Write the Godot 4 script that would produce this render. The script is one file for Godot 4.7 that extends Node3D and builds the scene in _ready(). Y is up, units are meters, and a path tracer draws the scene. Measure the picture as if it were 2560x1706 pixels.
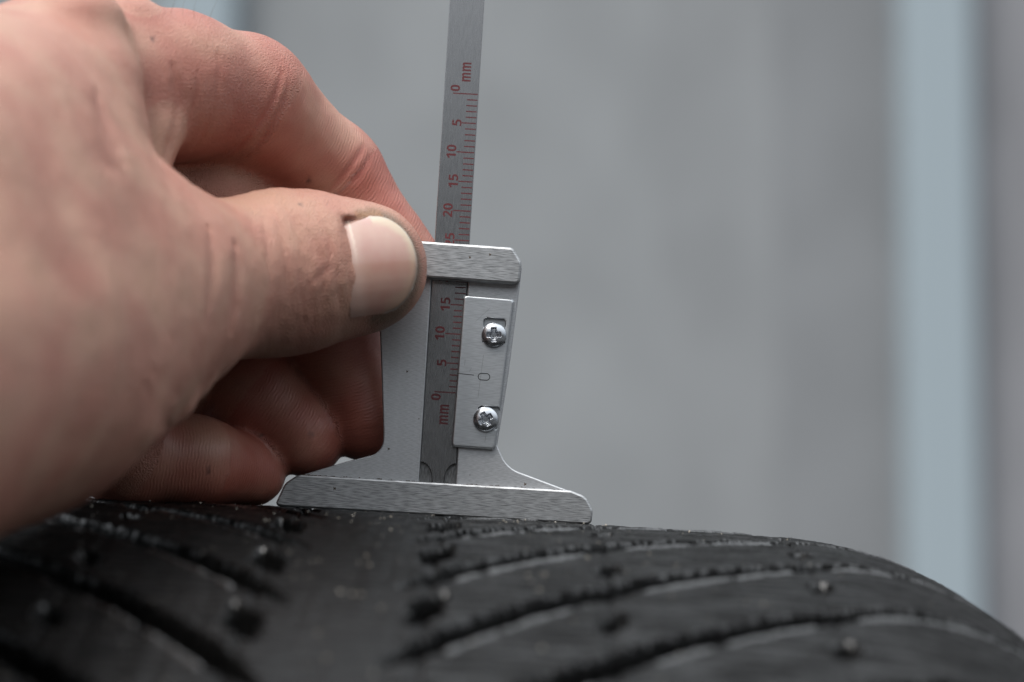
extends Node3D
# A tread depth gauge held by a left hand on the crown of a worn tyre. Shapes are written in millimetres and committed in metres.

const MM := 0.001

const HAND = [
	["wrist", 14.0, 1.0, [Vector3(-103.11, 1.61, 190.00), Vector3(-84.66, 16.49, 112.00), Vector3(-77.35, 22.33, 86.00), Vector3(-74.73, 22.11, 72.00)], [34.00, 24.00, 22.50, 19.80]],
	["indexmeta", 10.0, 12.0, [Vector3(-79.86, 42.79, 100.00), Vector3(-75.27, 66.95, 34.00)], [17.00, 13.20]],
	["palm", 10.0, 12.0, [Vector3(-83.32, 34.57, 60.00), Vector3(-74.04, 45.45, 10.00)], [14.00, 10.00]],
	["thenar", 12.0, 14.0, [Vector3(-76.88, 25.74, 76.00), Vector3(-69.56, 24.35, 62.00), Vector3(-56.26, 33.26, 40.00)], [20.00, 18.60, 13.60]],
	["websheet", 14.0, 18.0, [Vector3(-75.60, 46.45, 70.00), Vector3(-69.16, 42.65, 56.00), Vector3(-68.46, 56.77, 44.00)], [15.00, 12.00, 8.50]],
	["thumb", 5.0, 10.0, [Vector3(-62.70, 29.25, 52.00), Vector3(-55.94, 34.27, 40.00), Vector3(-50.61, 37.00, 28.00), Vector3(-39.34, 39.76, 16.00), Vector3(-32.65, 40.93, 13.00), Vector3(-24.52, 41.72, 10.30)], [15.00, 14.00, 12.30, 12.60, 11.50, 9.90]],
	["thumbpad", 4.0, 5.0, [Vector3(-31.77, 40.06, 6.00), Vector3(-25.10, 41.17, 8.00)], [8.50, 9.20]],
	["fold1", 3.0, 2.5, [Vector3(-50.95, 20.80, 46.00), Vector3(-48.47, 20.39, 44.00)], [3.40, 2.40]],
	["fold2", 3.0, 3.0, [Vector3(-53.87, 16.82, 50.00), Vector3(-50.15, 17.19, 49.00)], [6.00, 2.80]],
	["web", 4.0, 4.0, [Vector3(-63.79, 51.10, 37.00), Vector3(-63.06, 58.59, 41.00), Vector3(-64.81, 66.86, 40.00), Vector3(-68.16, 74.05, 38.00)], [5.00, 5.60, 6.50, 9.00]],
	["web2", 3.0, 3.0, [Vector3(-58.58, 52.09, 30.00), Vector3(-57.62, 61.41, 28.00), Vector3(-59.21, 70.17, 26.00), Vector3(-62.76, 77.62, 24.00)], [4.40, 4.60, 5.00, 7.00]],
	["cavity", 4.0, 3.0, [Vector3(-75.62, 50.83, 2.00), Vector3(-62.49, 52.16, 6.00), Vector3(-51.32, 52.31, 2.00), Vector3(-40.53, 54.54, -8.00)], [11.00, 8.50, 8.00, 7.50]],
	["ridge", 4.0, 3.0, [Vector3(-65.50, 45.06, 62.00), Vector3(-61.24, 45.34, 56.00), Vector3(-55.48, 46.14, 46.00), Vector3(-49.87, 44.70, 34.00)], [9.00, 6.00, 5.40, 5.20]],
	["index", 4.0, 3.0, [Vector3(-75.27, 66.95, 34.00), Vector3(-55.43, 70.89, 16.00), Vector3(-44.76, 70.37, 6.00), Vector3(-31.72, 59.34, -8.00), Vector3(-19.03, 43.77, -9.50)], [13.20, 11.60, 10.10, 8.80, 7.20]],
	["middle", 4.0, 1.2, [Vector3(-74.08, 48.36, 10.00), Vector3(-54.62, 48.72, -18.00), Vector3(-31.35, 33.57, -13.00), Vector3(-25.32, 17.66, -11.50)], [10.00, 9.50, 9.20, 7.80]],
	["ring", 4.0, 0.6, [Vector3(-76.51, 39.86, 8.00), Vector3(-58.04, 33.05, -16.00), Vector3(-45.83, 22.00, -10.50), Vector3(-35.71, 14.10, -9.40)], [10.00, 9.00, 8.20, 7.00]],
	["pinky", 4.0, 0.6, [Vector3(-74.56, 23.62, 24.00), Vector3(-64.17, 10.61, 6.00), Vector3(-53.11, 9.62, 2.00), Vector3(-44.73, 8.12, -7.00)], [10.00, 7.90, 6.90, 6.10]],
	["palmfill", 4.0, 1.2, [Vector3(-68.38, 25.97, 20.00), Vector3(-58.64, 25.75, -10.00), Vector3(-54.12, 23.83, -16.00)], [10.00, 8.50, 7.00]],
]
const NAIL_ROOT := Vector3(-25.52, 40.73, 23.23)
const NAIL_A := Vector3(0.9670, 0.1483, -0.2071)
const NAIL_W := Vector3(-0.1617, 0.9856, -0.0493)
const NAIL_N := Vector3(0.1968, 0.0811, 0.9771)
const CREASES = [
	[0.30, 0.55, 0.60, [Vector3(-37.93, 73.85, 14.09), Vector3(-38.89, 69.22, 15.64), Vector3(-41.14, 64.89, 15.68), Vector3(-44.13, 61.52, 14.19), Vector3(-47.34, 59.68, 11.19)]],
	[0.30, 0.60, 0.30, [Vector3(-36.94, 71.74, 13.76), Vector3(-38.08, 66.94, 14.23), Vector3(-40.52, 62.78, 13.16), Vector3(-43.81, 59.93, 10.50)]],
	[0.24, 0.50, 0.55, [Vector3(-25.25, 64.11, -2.01), Vector3(-26.55, 61.07, 0.62), Vector3(-28.53, 58.14, 1.75), Vector3(-30.89, 55.49, 1.58)]],
	[0.20, 0.50, 0.30, [Vector3(-24.22, 62.52, -2.45), Vector3(-25.55, 59.16, -0.07), Vector3(-27.84, 56.04, 0.88)]],
	[0.22, 0.60, 0.15, [Vector3(-47.23, 74.62, 24.82), Vector3(-47.34, 67.52, 25.10), Vector3(-49.43, 62.22, 23.09), Vector3(-51.96, 59.23, 19.63)]],
	[0.18, 0.50, 0.15, [Vector3(-43.46, 71.85, 20.85), Vector3(-44.30, 66.20, 20.54), Vector3(-46.43, 62.20, 18.93)]],
	[0.20, 0.50, 0.15, [Vector3(-50.04, 74.14, 27.26), Vector3(-50.28, 67.08, 27.54), Vector3(-52.10, 60.97, 26.46)]],
	[0.10, 0.50, 0.10, [Vector3(-34.49, 70.88, 10.49), Vector3(-37.36, 62.17, 10.14)]],
	[0.10, 0.50, 0.10, [Vector3(-35.23, 64.40, 9.88), Vector3(-38.36, 59.00, 7.00)]],
	[0.30, 1.20, 0.15, [Vector3(-53.65, 71.33, 30.89), Vector3(-52.54, 65.67, 29.59), Vector3(-53.07, 60.95, 30.82), Vector3(-54.51, 56.63, 31.91)]],
	[0.40, 2.60, 0.12, [Vector3(-59.23, 60.45, 66.10), Vector3(-56.66, 54.28, 71.22), Vector3(-54.50, 49.93, 70.70)]],
	[0.25, 2.80, 0.04, [Vector3(-60.05, 56.35, 80.43), Vector3(-57.18, 51.11, 79.50), Vector3(-55.03, 48.24, 75.41)]],
	[0.20, 0.80, 0.10, [Vector3(-36.14, 49.33, 25.75), Vector3(-33.50, 44.76, 27.82), Vector3(-32.46, 40.55, 28.34), Vector3(-31.90, 35.82, 27.33), Vector3(-31.55, 30.94, 23.66)]],
	[0.22, 0.80, 0.10, [Vector3(-37.54, 48.26, 27.57), Vector3(-35.87, 43.10, 30.22), Vector3(-35.12, 37.57, 30.53), Vector3(-34.90, 32.30, 28.05)]],
	[0.20, 0.90, 0.10, [Vector3(-39.51, 47.28, 29.78), Vector3(-37.96, 39.91, 34.21), Vector3(-37.77, 33.17, 33.66)]],
	[0.14, 0.70, 0.10, [Vector3(-31.37, 44.18, 26.85), Vector3(-29.97, 40.03, 26.78), Vector3(-30.24, 37.27, 26.60), Vector3(-29.41, 33.99, 24.62)]],
	[0.17, 0.60, 0.15, [Vector3(-28.13, 40.85, 25.63), Vector3(-29.97, 38.65, 26.68), Vector3(-31.94, 37.02, 27.72)]],
	[0.14, 0.60, 0.10, [Vector3(-27.99, 40.16, 25.54), Vector3(-27.49, 36.78, 24.54), Vector3(-27.85, 33.77, 23.22)]],
	[0.14, 0.60, 0.10, [Vector3(-29.58, 37.99, 26.33), Vector3(-30.42, 35.25, 26.02), Vector3(-30.12, 32.96, 24.42)]],
	[0.13, 0.60, 0.10, [Vector3(-32.92, 46.29, 26.67), Vector3(-31.61, 43.44, 27.23), Vector3(-31.74, 39.91, 27.89)]],
	[0.20, 0.60, 0.10, [Vector3(-29.94, 46.49, 25.06), Vector3(-28.84, 43.63, 25.65), Vector3(-28.92, 40.79, 26.14)]],
	[0.14, 0.60, 0.10, [Vector3(-28.86, 34.68, 24.64), Vector3(-27.84, 36.09, 24.54), Vector3(-27.32, 32.84, 21.90)]],
	[0.20, 0.50, 0.10, [Vector3(-27.55, 47.84, 22.68), Vector3(-26.71, 43.08, 24.37), Vector3(-25.77, 37.58, 23.48), Vector3(-25.02, 32.89, 19.66)]],
	[0.20, 0.60, 0.10, [Vector3(-33.74, 40.44, 29.32), Vector3(-33.37, 35.70, 28.53), Vector3(-32.95, 31.16, 25.16)]],
	[0.18, 0.50, 0.10, [Vector3(-31.55, 50.30, 22.70), Vector3(-30.60, 46.44, 25.43)]],
	[0.50, 1.60, 0.20, [Vector3(-41.65, 41.23, 46.20), Vector3(-41.01, 35.09, 48.45), Vector3(-41.83, 27.95, 48.11)]],
	[0.30, 1.40, 0.10, [Vector3(-44.98, 43.27, 51.02), Vector3(-43.83, 36.41, 54.50), Vector3(-44.58, 28.44, 57.99)]],
	[0.25, 2.20, 0.10, [Vector3(-49.32, 20.22, 78.02), Vector3(-47.94, 18.16, 66.76), Vector3(-47.70, 17.62, 61.93)]],
	[0.25, 2.20, 0.10, [Vector3(-49.91, 18.34, 79.79), Vector3(-49.15, 15.22, 70.78), Vector3(-50.45, 13.15, 53.31)]],
	[0.12, 0.40, 0.00, [Vector3(-23.53, 15.34, -4.26), Vector3(-28.02, 14.83, -4.74)]],
	[0.10, 0.40, 0.00, [Vector3(-34.11, 16.03, -2.86), Vector3(-33.21, 14.17, -2.86), Vector3(-32.37, 11.98, -3.62)]],
]
const HAIR_ROOTS := [Vector3(-54.95, 81.29, 24.08), Vector3(-53.09, 81.04, 23.30), Vector3(-51.40, 80.71, 22.81), Vector3(-49.31, 80.66, 21.04), Vector3(-48.00, 80.66, 19.01), Vector3(-50.09, 80.60, 22.03), Vector3(-56.78, 81.14, 26.76)]
const SPECKS := [Vector3(-56.69, 75.50, 31.58), Vector3(-34.15, 14.16, -2.57), Vector3(-50.00, 7.87, 9.05), Vector3(-42.77, 14.20, -3.55), Vector3(-34.28, 56.93, 3.47), Vector3(-33.88, 50.14, 23.87)]
var rng := RandomNumberGenerator.new()
var noise := FastNoiseLite.new()
var noise_fine := FastNoiseLite.new()


func _ready() -> void:
	rng.seed = 11
	noise.seed = 4
	noise.frequency = 0.09
	noise.fractal_octaves = 3
	noise_fine.seed = 9
	noise_fine.frequency = 0.5
	# ---- camera, sky, sun, exposure
	var cam := Camera3D.new()
	cam.name = "camera"
	add_child(cam)
	cam.position = Vector3(0, 0, 0.4)
	cam.rotation = Vector3(atan2(30.0, 400.0), 0, 0)
	var attr := CameraAttributesPhysical.new()
	attr.frustum_focal_length = 83.25
	attr.frustum_focus_distance = 0.4
	attr.exposure_aperture = 11.0
	attr.frustum_near = 0.02
	attr.frustum_far = 60.0
	cam.attributes = attr
	cam.near = 0.02
	cam.far = 60.0
	cam.current = true
	var env := Environment.new()
	env.background_mode = Environment.BG_SKY
	env.tonemap_mode = Environment.TONE_MAPPER_LINEAR
	env.tonemap_exposure = 1.4
	env.sdfgi_enabled = true
	env.ssao_enabled = true
	env.ssil_enabled = true
	var sky_mat := ProceduralSkyMaterial.new()
	sky_mat.sky_top_color = Color(0.96, 0.98, 1.0)
	sky_mat.sky_horizon_color = Color(0.23, 0.26, 0.29)
	sky_mat.sky_curve = 0.6
	sky_mat.ground_bottom_color = Color(0.12, 0.12, 0.12)
	sky_mat.ground_horizon_color = Color(0.2, 0.2, 0.2)
	sky_mat.sky_energy_multiplier = 1.3
	var sky := Sky.new()
	sky.sky_material = sky_mat
	env.sky = sky
	var we := WorldEnvironment.new()
	we.name = "world_environment"
	we.environment = env
	add_child(we)
	var sun := DirectionalLight3D.new()
	sun.name = "sun"
	sun.light_energy = 0.8
	sun.light_color = Color(1.0, 0.985, 0.97)
	sun.light_angular_distance = 24.0
	sun.shadow_enabled = true
	add_child(sun)
	sun.look_at_from_position(Vector3(-0.35, 1.0, 0.5), Vector3.ZERO)
	build_setting()
	build_tyre()
	build_gauge()
	build_hand()


# ------------------------------------------------------------------ helpers
func commit(called: String, st: SurfaceTool, m: Material, parent: Node) -> MeshInstance3D:
	var o := MeshInstance3D.new()
	o.name = called
	o.mesh = st.commit()
	o.material_override = m
	parent.add_child(o, true)
	return o


func tag(o: Node, label: String, category: String, group := "", kind := "") -> void:
	if label: o.set_meta("label", label)
	if category: o.set_meta("category", category)
	if group: o.set_meta("group", group)
	if kind: o.set_meta("kind", kind)


func start() -> SurfaceTool:
	var st := SurfaceTool.new()
	st.begin(Mesh.PRIMITIVE_TRIANGLES)
	return st


# corners anticlockwise seen from outside, in mm
func tri(st: SurfaceTool, a: Vector3, b: Vector3, c: Vector3) -> void:
	var n := (b - a).cross(c - a).normalized()
	for p in [a, c, b]:
		st.set_normal(n)
		st.add_vertex(p * MM)


func quad(st: SurfaceTool, a: Vector3, b: Vector3, c: Vector3, d: Vector3) -> void:
	tri(st, a, b, c)
	tri(st, a, c, d)


func box(st: SurfaceTool, lo: Vector3, hi: Vector3) -> void:
	quad(st, Vector3(lo.x, lo.y, hi.z), Vector3(hi.x, lo.y, hi.z), hi, Vector3(lo.x, hi.y, hi.z))
	quad(st, Vector3(hi.x, lo.y, lo.z), lo, Vector3(lo.x, hi.y, lo.z), Vector3(hi.x, hi.y, lo.z))
	quad(st, Vector3(lo.x, lo.y, lo.z), Vector3(lo.x, lo.y, hi.z), Vector3(lo.x, hi.y, hi.z), Vector3(lo.x, hi.y, lo.z))
	quad(st, Vector3(hi.x, lo.y, hi.z), Vector3(hi.x, lo.y, lo.z), Vector3(hi.x, hi.y, lo.z), hi)
	quad(st, Vector3(lo.x, hi.y, hi.z), hi, Vector3(hi.x, hi.y, lo.z), Vector3(lo.x, hi.y, lo.z))
	quad(st, Vector3(lo.x, lo.y, lo.z), Vector3(hi.x, lo.y, lo.z), Vector3(hi.x, lo.y, hi.z), Vector3(lo.x, lo.y, hi.z))


# a corner list with the corner k rounded by radius r: [Vector3(x, y, r), ...]
func rounded(corners: Array) -> PackedVector2Array:
	var out := PackedVector2Array()
	var n := corners.size()
	for i in n:
		var c: Vector3 = corners[i]
		var p := Vector2(c.x, c.y)
		if c.z <= 0.0:
			out.append(p)
			continue
		var before: Vector3 = corners[(i + n - 1) % n]
		var after: Vector3 = corners[(i + 1) % n]
		var u := (Vector2(before.x, before.y) - p).normalized()
		var v := (Vector2(after.x, after.y) - p).normalized()
		var half := acos(clampf(u.dot(v), -1, 1)) / 2.0
		var back := c.z / tan(half)
		var a := p + u * back
		var b := p + v * back
		var centre := p + (u + v).normalized() * (c.z / sin(half))
		var ang := (a - centre).angle_to(b - centre)
		var steps := maxi(4, int(absf(ang) * 8.0))
		for s in steps + 1:
			out.append(centre + (a - centre).rotated(ang * s / steps))
	return out


func inset(poly: PackedVector2Array, by: float) -> PackedVector2Array:
	var out := PackedVector2Array()
	var n := poly.size()
	for i in n:
		var e0 := (poly[i] - poly[(i + n - 1) % n]).normalized()
		var e1 := (poly[(i + 1) % n] - poly[i]).normalized()
		var m := Vector2(-e0.y, e0.x) + Vector2(-e1.y, e1.x)
		var len2 := m.length_squared()
		out.append(poly[i] + m * (2.0 * by / maxf(len2, 0.5)))
	return out


# anticlockwise outline, from z0 to z1, the front edge chamfered in two steps
func prism(st: SurfaceTool, poly: PackedVector2Array, z0: float, z1: float, bevel: float) -> void:
	if Geometry2D.is_polygon_clockwise(poly):
		poly.reverse()
	# in a y-up plane Geometry2D's «clockwise» is anticlockwise; make the signed area positive
	var area := 0.0
	for i in poly.size():
		area += poly[i].cross(poly[(i + 1) % poly.size()])
	if area < 0.0:
		poly.reverse()
	var rings := [[poly, z0], [poly, z1 - bevel], [inset(poly, bevel * 0.3), z1 - bevel * 0.3], [inset(poly, bevel), z1]]
	if bevel <= 0.0:
		rings = [[poly, z0], [poly, z1]]
	var n := poly.size()
	for r in rings.size() - 1:
		var p: PackedVector2Array = rings[r][0]
		var q: PackedVector2Array = rings[r + 1][0]
		var zp: float = rings[r][1]
		var zq: float = rings[r + 1][1]
		for i in n:
			var j := (i + 1) % n
			quad(st, Vector3(p[i].x, p[i].y, zp), Vector3(p[j].x, p[j].y, zp), Vector3(q[j].x, q[j].y, zq), Vector3(q[i].x, q[i].y, zq))
	var front: PackedVector2Array = rings[-1][0]
	for side in 2:
		var f: PackedVector2Array = front if side == 0 else poly
		var z := z1 if side == 0 else z0
		var idx := Geometry2D.triangulate_polygon(f)
		if idx.is_empty(): push_error("no face")
		for t in range(0, idx.size(), 3):
			var a := f[idx[t]]
			var b := f[idx[t + 1]]
			var c := f[idx[t + 2]]
			var turn := (b - a).cross(c - a)
			if (turn < 0.0) == (side == 0):
				var s := b
				b = c
				c = s
			tri(st, Vector3(a.x, a.y, z), Vector3(b.x, b.y, z), Vector3(c.x, c.y, z))


# grey picture from a function of (x, y) in 0..1 that tiles by itself
func picture(w: int, h: int, f: Callable) -> ImageTexture:
	var data := PackedByteArray()
	data.resize(w * h)
	for y in h:
		for x in w:
			data[y * w + x] = int(clampf(f.call(x, y), 0.0, 1.0) * 255.0)
	return ImageTexture.create_from_image(Image.create_from_data(w, h, false, Image.FORMAT_L8, data))


func noise_texture(size: int, type: int, freq: float, octaves: int, seed_: int, ramp: Array = []) -> NoiseTexture2D:
	var n := FastNoiseLite.new()
	n.noise_type = type
	n.frequency = freq
	n.fractal_octaves = octaves
	n.seed = seed_
	var t := NoiseTexture2D.new()
	t.width = size
	t.height = size
	t.seamless = true
	t.noise = n
	if ramp.size():
		var g := Gradient.new()
		g.offsets = PackedFloat32Array(ramp[0])
		g.colors = PackedColorArray(ramp[1])
		t.color_ramp = g
	return t


func material(c: Color, rough: float, metal := 0.0) -> StandardMaterial3D:
	var m := StandardMaterial3D.new()
	m.albedo_color = c.linear_to_srgb()
	m.roughness = rough
	m.metallic = metal
	return m


func grey(v: float) -> Color:
	return Color(v, v, v)


# ------------------------------------------------------------------ setting
func build_setting() -> void:
	var asphalt := material(grey(0.05), 0.9)
	asphalt.albedo_texture = noise_texture(512, FastNoiseLite.TYPE_SIMPLEX, 0.08, 4, 3, [[0.0, 1.0], [grey(0.55), grey(1.0)]])
	asphalt.albedo_color = grey(0.07).linear_to_srgb()
	asphalt.uv1_triplanar = true
	asphalt.uv1_scale = Vector3(2, 2, 2)
	var st := start()
	box(st, Vector3(-30000, -780, -30000), Vector3(30000, -642, 30000))
	tag(commit("ground", st, asphalt, self), "", "", "", "structure")

	# the far wall: flat panels of slightly different grey between pale metal posts
	var w := Node3D.new()
	w.name = "panelled_wall"
	w.position = Vector3(0, -0.642, -4.0)
	add_child(w)
	tag(w, "grey panelled wall with pale blue posts, out of focus behind the tyre", "wall")
	var mottle := noise_texture(512, FastNoiseLite.TYPE_SIMPLEX, 0.012, 4, 21, [[0.0, 1.0], [grey(0.91), Color(1, 1, 1)]])
	var tones := [Color(0.282, 0.301, 0.313), Color(0.286, 0.302, 0.314), Color(0.275, 0.289, 0.301), Color(0.242, 0.254, 0.267), Color(0.25, 0.254, 0.272)]
	var edges := [[-5200.0, -630.0], [-530.0, 274.7], [275.0, 494.7], [495.0, 735.0], [845.0, 5200.0]]
	for i in 5:
		var pm := material(tones[i], 0.75)
		pm.albedo_texture = mottle
		pm.uv1_triplanar = true
		pm.uv1_scale = Vector3(0.5, 0.35, 0.5)
		pm.uv1_offset = Vector3(0.37 * i, 0.21 * i, 0)
		st = start()
		box(st, Vector3(edges[i][0], 0, -60), Vector3(edges[i][1], 3600, 0 if i != 3 else -2))
		commit("wall_panel", st, pm, w)
	# the dark building across the yard, behind the lens, that the polished steel and the nail mirror
	var b := Node3D.new()
	b.name = "garage_building"
	b.position = Vector3(0, -0.642, 8.0)
	add_child(b)
	tag(b, "dark low garage building across the yard, behind the viewer", "building")
	st = start()
	box(st, Vector3(-24000, 0, 0), Vector3(24000, 2550, 6000))
	commit("wall", st, material(Color(0.07, 0.065, 0.06), 0.9), b)
	st = start()
	box(st, Vector3(-24200, 2552, -250), Vector3(24200, 2700, 6200))
	commit("roof", st, material(grey(0.04), 0.9), b)
	var pale := material(Color(0.31, 0.372, 0.41), 0.7)
	for x in [[-646.0, -516.0], [722.0, 858.0]]:
		st = start()
		prism(st, rounded([Vector3(x[0], -70, 14), Vector3(x[1], -70, 14), Vector3(x[1], 24, 14), Vector3(x[0], 24, 14)]), 0, 3600, 2)
		var post := commit("metal_post", st, pale, w)
		post.rotation.x = -PI / 2


# ------------------------------------------------------------------ tyre
const TYRE_R := 320.0
const PITCH := 29.5


func crown(l: float) -> float:
	var s := absf(l)
	var d := s * s / 6400.0
	if s > 68.0:
		var u := minf(s - 68.0, 56.0)
		d += 57.0 - sqrt(57.0 * 57.0 - u * u)
	return d


func smooth_gate(x: float, half: float, soft: float) -> float:
	return 1.0 - smoothstep(half - soft, half + soft, absf(x))


# depth of the tread pattern below the running surface, at arc a and side l (mm)
func tread_depth(a: float, l: float) -> float:
	var s := absf(l)
	var d := 0.0
	var shift := 79.0 if l > 0.0 else 88.0
	var u := s - 8.0
	var f := 1.35 * u - 0.0062 * u * u
	var slope := 1.35 - 0.0124 * u
	var phase := (a - shift + f) / PITCH
	var k := phase - roundf(phase)
	if s > 6.5:
		var across := k * PITCH / sqrt(1.0 + slope * slope)
		across += 0.25 * noise_fine.get_noise_2d(a * 0.8, l * 0.8)
		var half := 0.3 + 2.0 * smoothstep(6.5, 15.0, s) - 0.8 * smoothstep(62.0, 90.0, s)
		var rag := noise_fine.get_noise_2d(a * 0.5, l * 1.1)
		var outside := absf(across) - half
		if across < 0.0:
			# far side: a torn, rounded front edge of the next block
			var soft := 1.1 + 0.35 * rag
			d = 6.5 * pow(1.0 - smoothstep(-0.4, soft, outside), 1.6)
			var bump_ := (outside - 2.2) / 0.8
			d -= 0.06 * exp(-bump_ * bump_) * (0.7 + rag)
		else:
			# near side: a crisp edge with a raised lip
			d = 6.5 * (1.0 - smoothstep(-0.3, 0.3, outside))
			var lip := (outside - 0.65) / 0.38
			d -= 0.42 * exp(-lip * lip) * (0.8 + 0.6 * noise_fine.get_noise_2d(a * 0.12, l * 0.3)) * smoothstep(8.0, 12.0, s)
		d *= smoothstep(6.5, 9.5, s)
	var ph := phase - floorf(phase)
	for at in [11.5, 36.0, 66.0]:
		var dl: float = s - at
		if absf(dl) < 3.5:
			var own := sin(floorf(phase) * 12.9 + at * 7.3)
			var hole := smooth_gate(dl + 0.5 * noise_fine.get_noise_2d(a, l), 1.8 + 0.3 * own, 0.18) * smooth_gate(ph - 0.53 - 0.07 * sin(own * 40.0), 0.13 + 0.04 * own, 0.02) * (3.4 + own)
			var slit := smooth_gate(dl + 0.4 * noise_fine.get_noise_2d(a * 0.6, l), 0.26, 0.25) * 0.6
			d = maxf(d, maxf(hole, slit))
	return d


func block_of(a: float, l: float) -> int:
	var s := absf(l)
	if s < 8.0:
		return 0
	var u := s - 8.0
	var f := 1.35 * u - 0.0062 * u * u
	var n := int(floorf((a - (79.0 if l > 0.0 else 88.0) + f) / PITCH)) + 20
	var col := 1 if s < 36.0 else (2 if s < 66.0 else 3)
	return (col + (0 if l > 0.0 else 4)) * 100 + n


func tread_point(a: float, l: float, down: float) -> Vector3:
	var r := TYRE_R - crown(l) - down
	var t := a / TYRE_R
	return Vector3(l, r * cos(t), r * sin(t))


var worn_rubber: StandardMaterial3D


func build_tyre() -> void:
	var tyre := Node3D.new()
	tyre.name = "tyre"
	add_child(tyre)
	tag(tyre, "worn black rubber tyre with curved tread grooves under the metal gauge", "tyre")
	var tilt := deg_to_rad(-3.1)
	tyre.rotation.z = tilt
	var crest := Vector3(-22, 1.08, 0)
	tyre.position = (crest + Vector3(sin(tilt), -cos(tilt), 0) * TYRE_R) * MM

	var rubber := material(grey(0.007), 0.8)
	rubber.albedo_texture = noise_texture(512, FastNoiseLite.TYPE_SIMPLEX, 0.03, 5, 31, [[0.0, 0.5, 0.8, 1.0], [grey(0.35), grey(0.6), grey(0.8), Color(1, 1, 1)]])
	rubber.roughness_texture = noise_texture(512, FastNoiseLite.TYPE_SIMPLEX, 0.035, 5, 32, [[0.0, 0.4, 0.6, 1.0], [grey(0.45), grey(0.6), grey(0.95), grey(1.0)]])
	rubber.metallic_specular = 0.2
	rubber.clearcoat_enabled = true
	rubber.clearcoat = 0.4
	rubber.clearcoat_roughness = 0.32
	rubber.clearcoat_texture = noise_texture(512, FastNoiseLite.TYPE_SIMPLEX, 0.02, 4, 34, [[0.0, 0.45, 0.6, 1.0], [grey(0.0), grey(0.05), grey(0.9), grey(1.0)]])
	rubber.uv1_triplanar = true
	rubber.uv1_scale = Vector3(5, 48, 48)
	rubber.heightmap_enabled = true
	rubber.heightmap_texture = noise_texture(512, FastNoiseLite.TYPE_SIMPLEX, 0.06, 5, 33)
	rubber.heightmap_scale = 0.03

	# the torn groove walls and lips are wet and shiny
	var wet: StandardMaterial3D = rubber.duplicate()
	wet.roughness = 0.5
	wet.metallic_specular = 0.4
	wet.clearcoat = 0.85
	wet.clearcoat_roughness = 0.28
	wet.clearcoat_texture = null
	wet.heightmap_scale = 0.04

	worn_rubber = rubber.duplicate()
	worn_rubber.clearcoat_texture = null
	worn_rubber.clearcoat = 0.2
	worn_rubber.clearcoat_roughness = 0.3

	# fine grid over the part that faces the lens, coarse over the rest of the turn
	var rows := PackedFloat32Array()
	var a := -22.0
	while a < 132.0:
		rows.append(a)
		a += 0.45
	var fine := rows.size()
	while a < TAU * TYRE_R - 22.0:
		rows.append(a)
		a += 4.0
	rows.append(TAU * TYRE_R - 22.0)
	var fine_cols := PackedFloat32Array()
	for i in 449:
		fine_cols.append(-112.0 + 0.5 * i)
	var coarse_cols := PackedFloat32Array()
	for i in 102:
		coarse_cols.append(-112.2 + 2.2 * i * (224.4 / 222.2))
	tread_patch(rows.slice(0, fine), fine_cols, tyre, rubber, wet, true)
	var rest := rows.slice(fine - 1)
	tread_patch(rest, coarse_cols, tyre, rubber, rubber, false)

	# sidewalls and inner liner, turned profiles
	for side in [-1.0, 1.0]:
		var st := start()
		var prof := [Vector2(112.2, TYRE_R - crown(112.2)), Vector2(115.5, 292), Vector2(117.5, 278), Vector2(118, 262), Vector2(116.5, 245), Vector2(112, 228), Vector2(104, 214), Vector2(98, 206), Vector2(92, 203), Vector2(88, 206), Vector2(93, 220), Vector2(103, 240), Vector2(106, 262), Vector2(102, 288), Vector2(80, 303), Vector2(0, 308)]
		for i in prof.size() - 1:
			for k in 120:
				var t0 := TAU * k / 120.0
				var t1 := TAU * (k + 1) / 120.0
				var p: Vector2 = prof[i]
				var q: Vector2 = prof[i + 1]
				var c := [Vector3(side * p.x, p.y * cos(t0), p.y * sin(t0)), Vector3(side * p.x, p.y * cos(t1), p.y * sin(t1)), Vector3(side * q.x, q.y * cos(t1), q.y * sin(t1)), Vector3(side * q.x, q.y * cos(t0), q.y * sin(t0))]
				if side > 0: quad(st, c[0], c[3], c[2], c[1])
				else: quad(st, c[0], c[1], c[2], c[3])
		commit("sidewall", st, rubber, tyre)

	# sand and grit lying on the tread
	var grit := material(Color(0.34, 0.31, 0.26), 0.35)
	var st2 := start()
	for i in 700:
		var ga := rng.randf_range(-4.0, 128.0)
		var gl := rng.randfn(0.0, 34.0)
		if absf(gl) > 104.0 or tread_depth(ga, gl) > 0.2:
			continue
		var r := 0.06 + 0.22 * pow(rng.randf(), 4.0)
		var c := tread_point(ga, gl, -r * 0.6)
		var axis := [Vector3(r, 0, 0), Vector3(0, r * 0.8, 0), Vector3(0, 0, r)]
		var spin := Basis(Vector3(rng.randf() - 0.5, rng.randf() - 0.5, rng.randf() - 0.49).normalized(), rng.randf() * 6.0)
		for k in 8:
			var x: Vector3 = spin * axis[0] * (1.0 if k & 1 else -1.0)
			var y: Vector3 = spin * axis[1] * (1.0 if k & 2 else -1.0)
			var z: Vector3 = spin * axis[2] * (1.0 if k & 4 else -1.0)
			if x.cross(y).dot(z) > 0.0: tri(st2, c + x, c + y, c + z)
			else: tri(st2, c + x, c + z, c + y)
	tag(commit("grit", st2, grit, tyre), "", "", "", "stuff")


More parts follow.
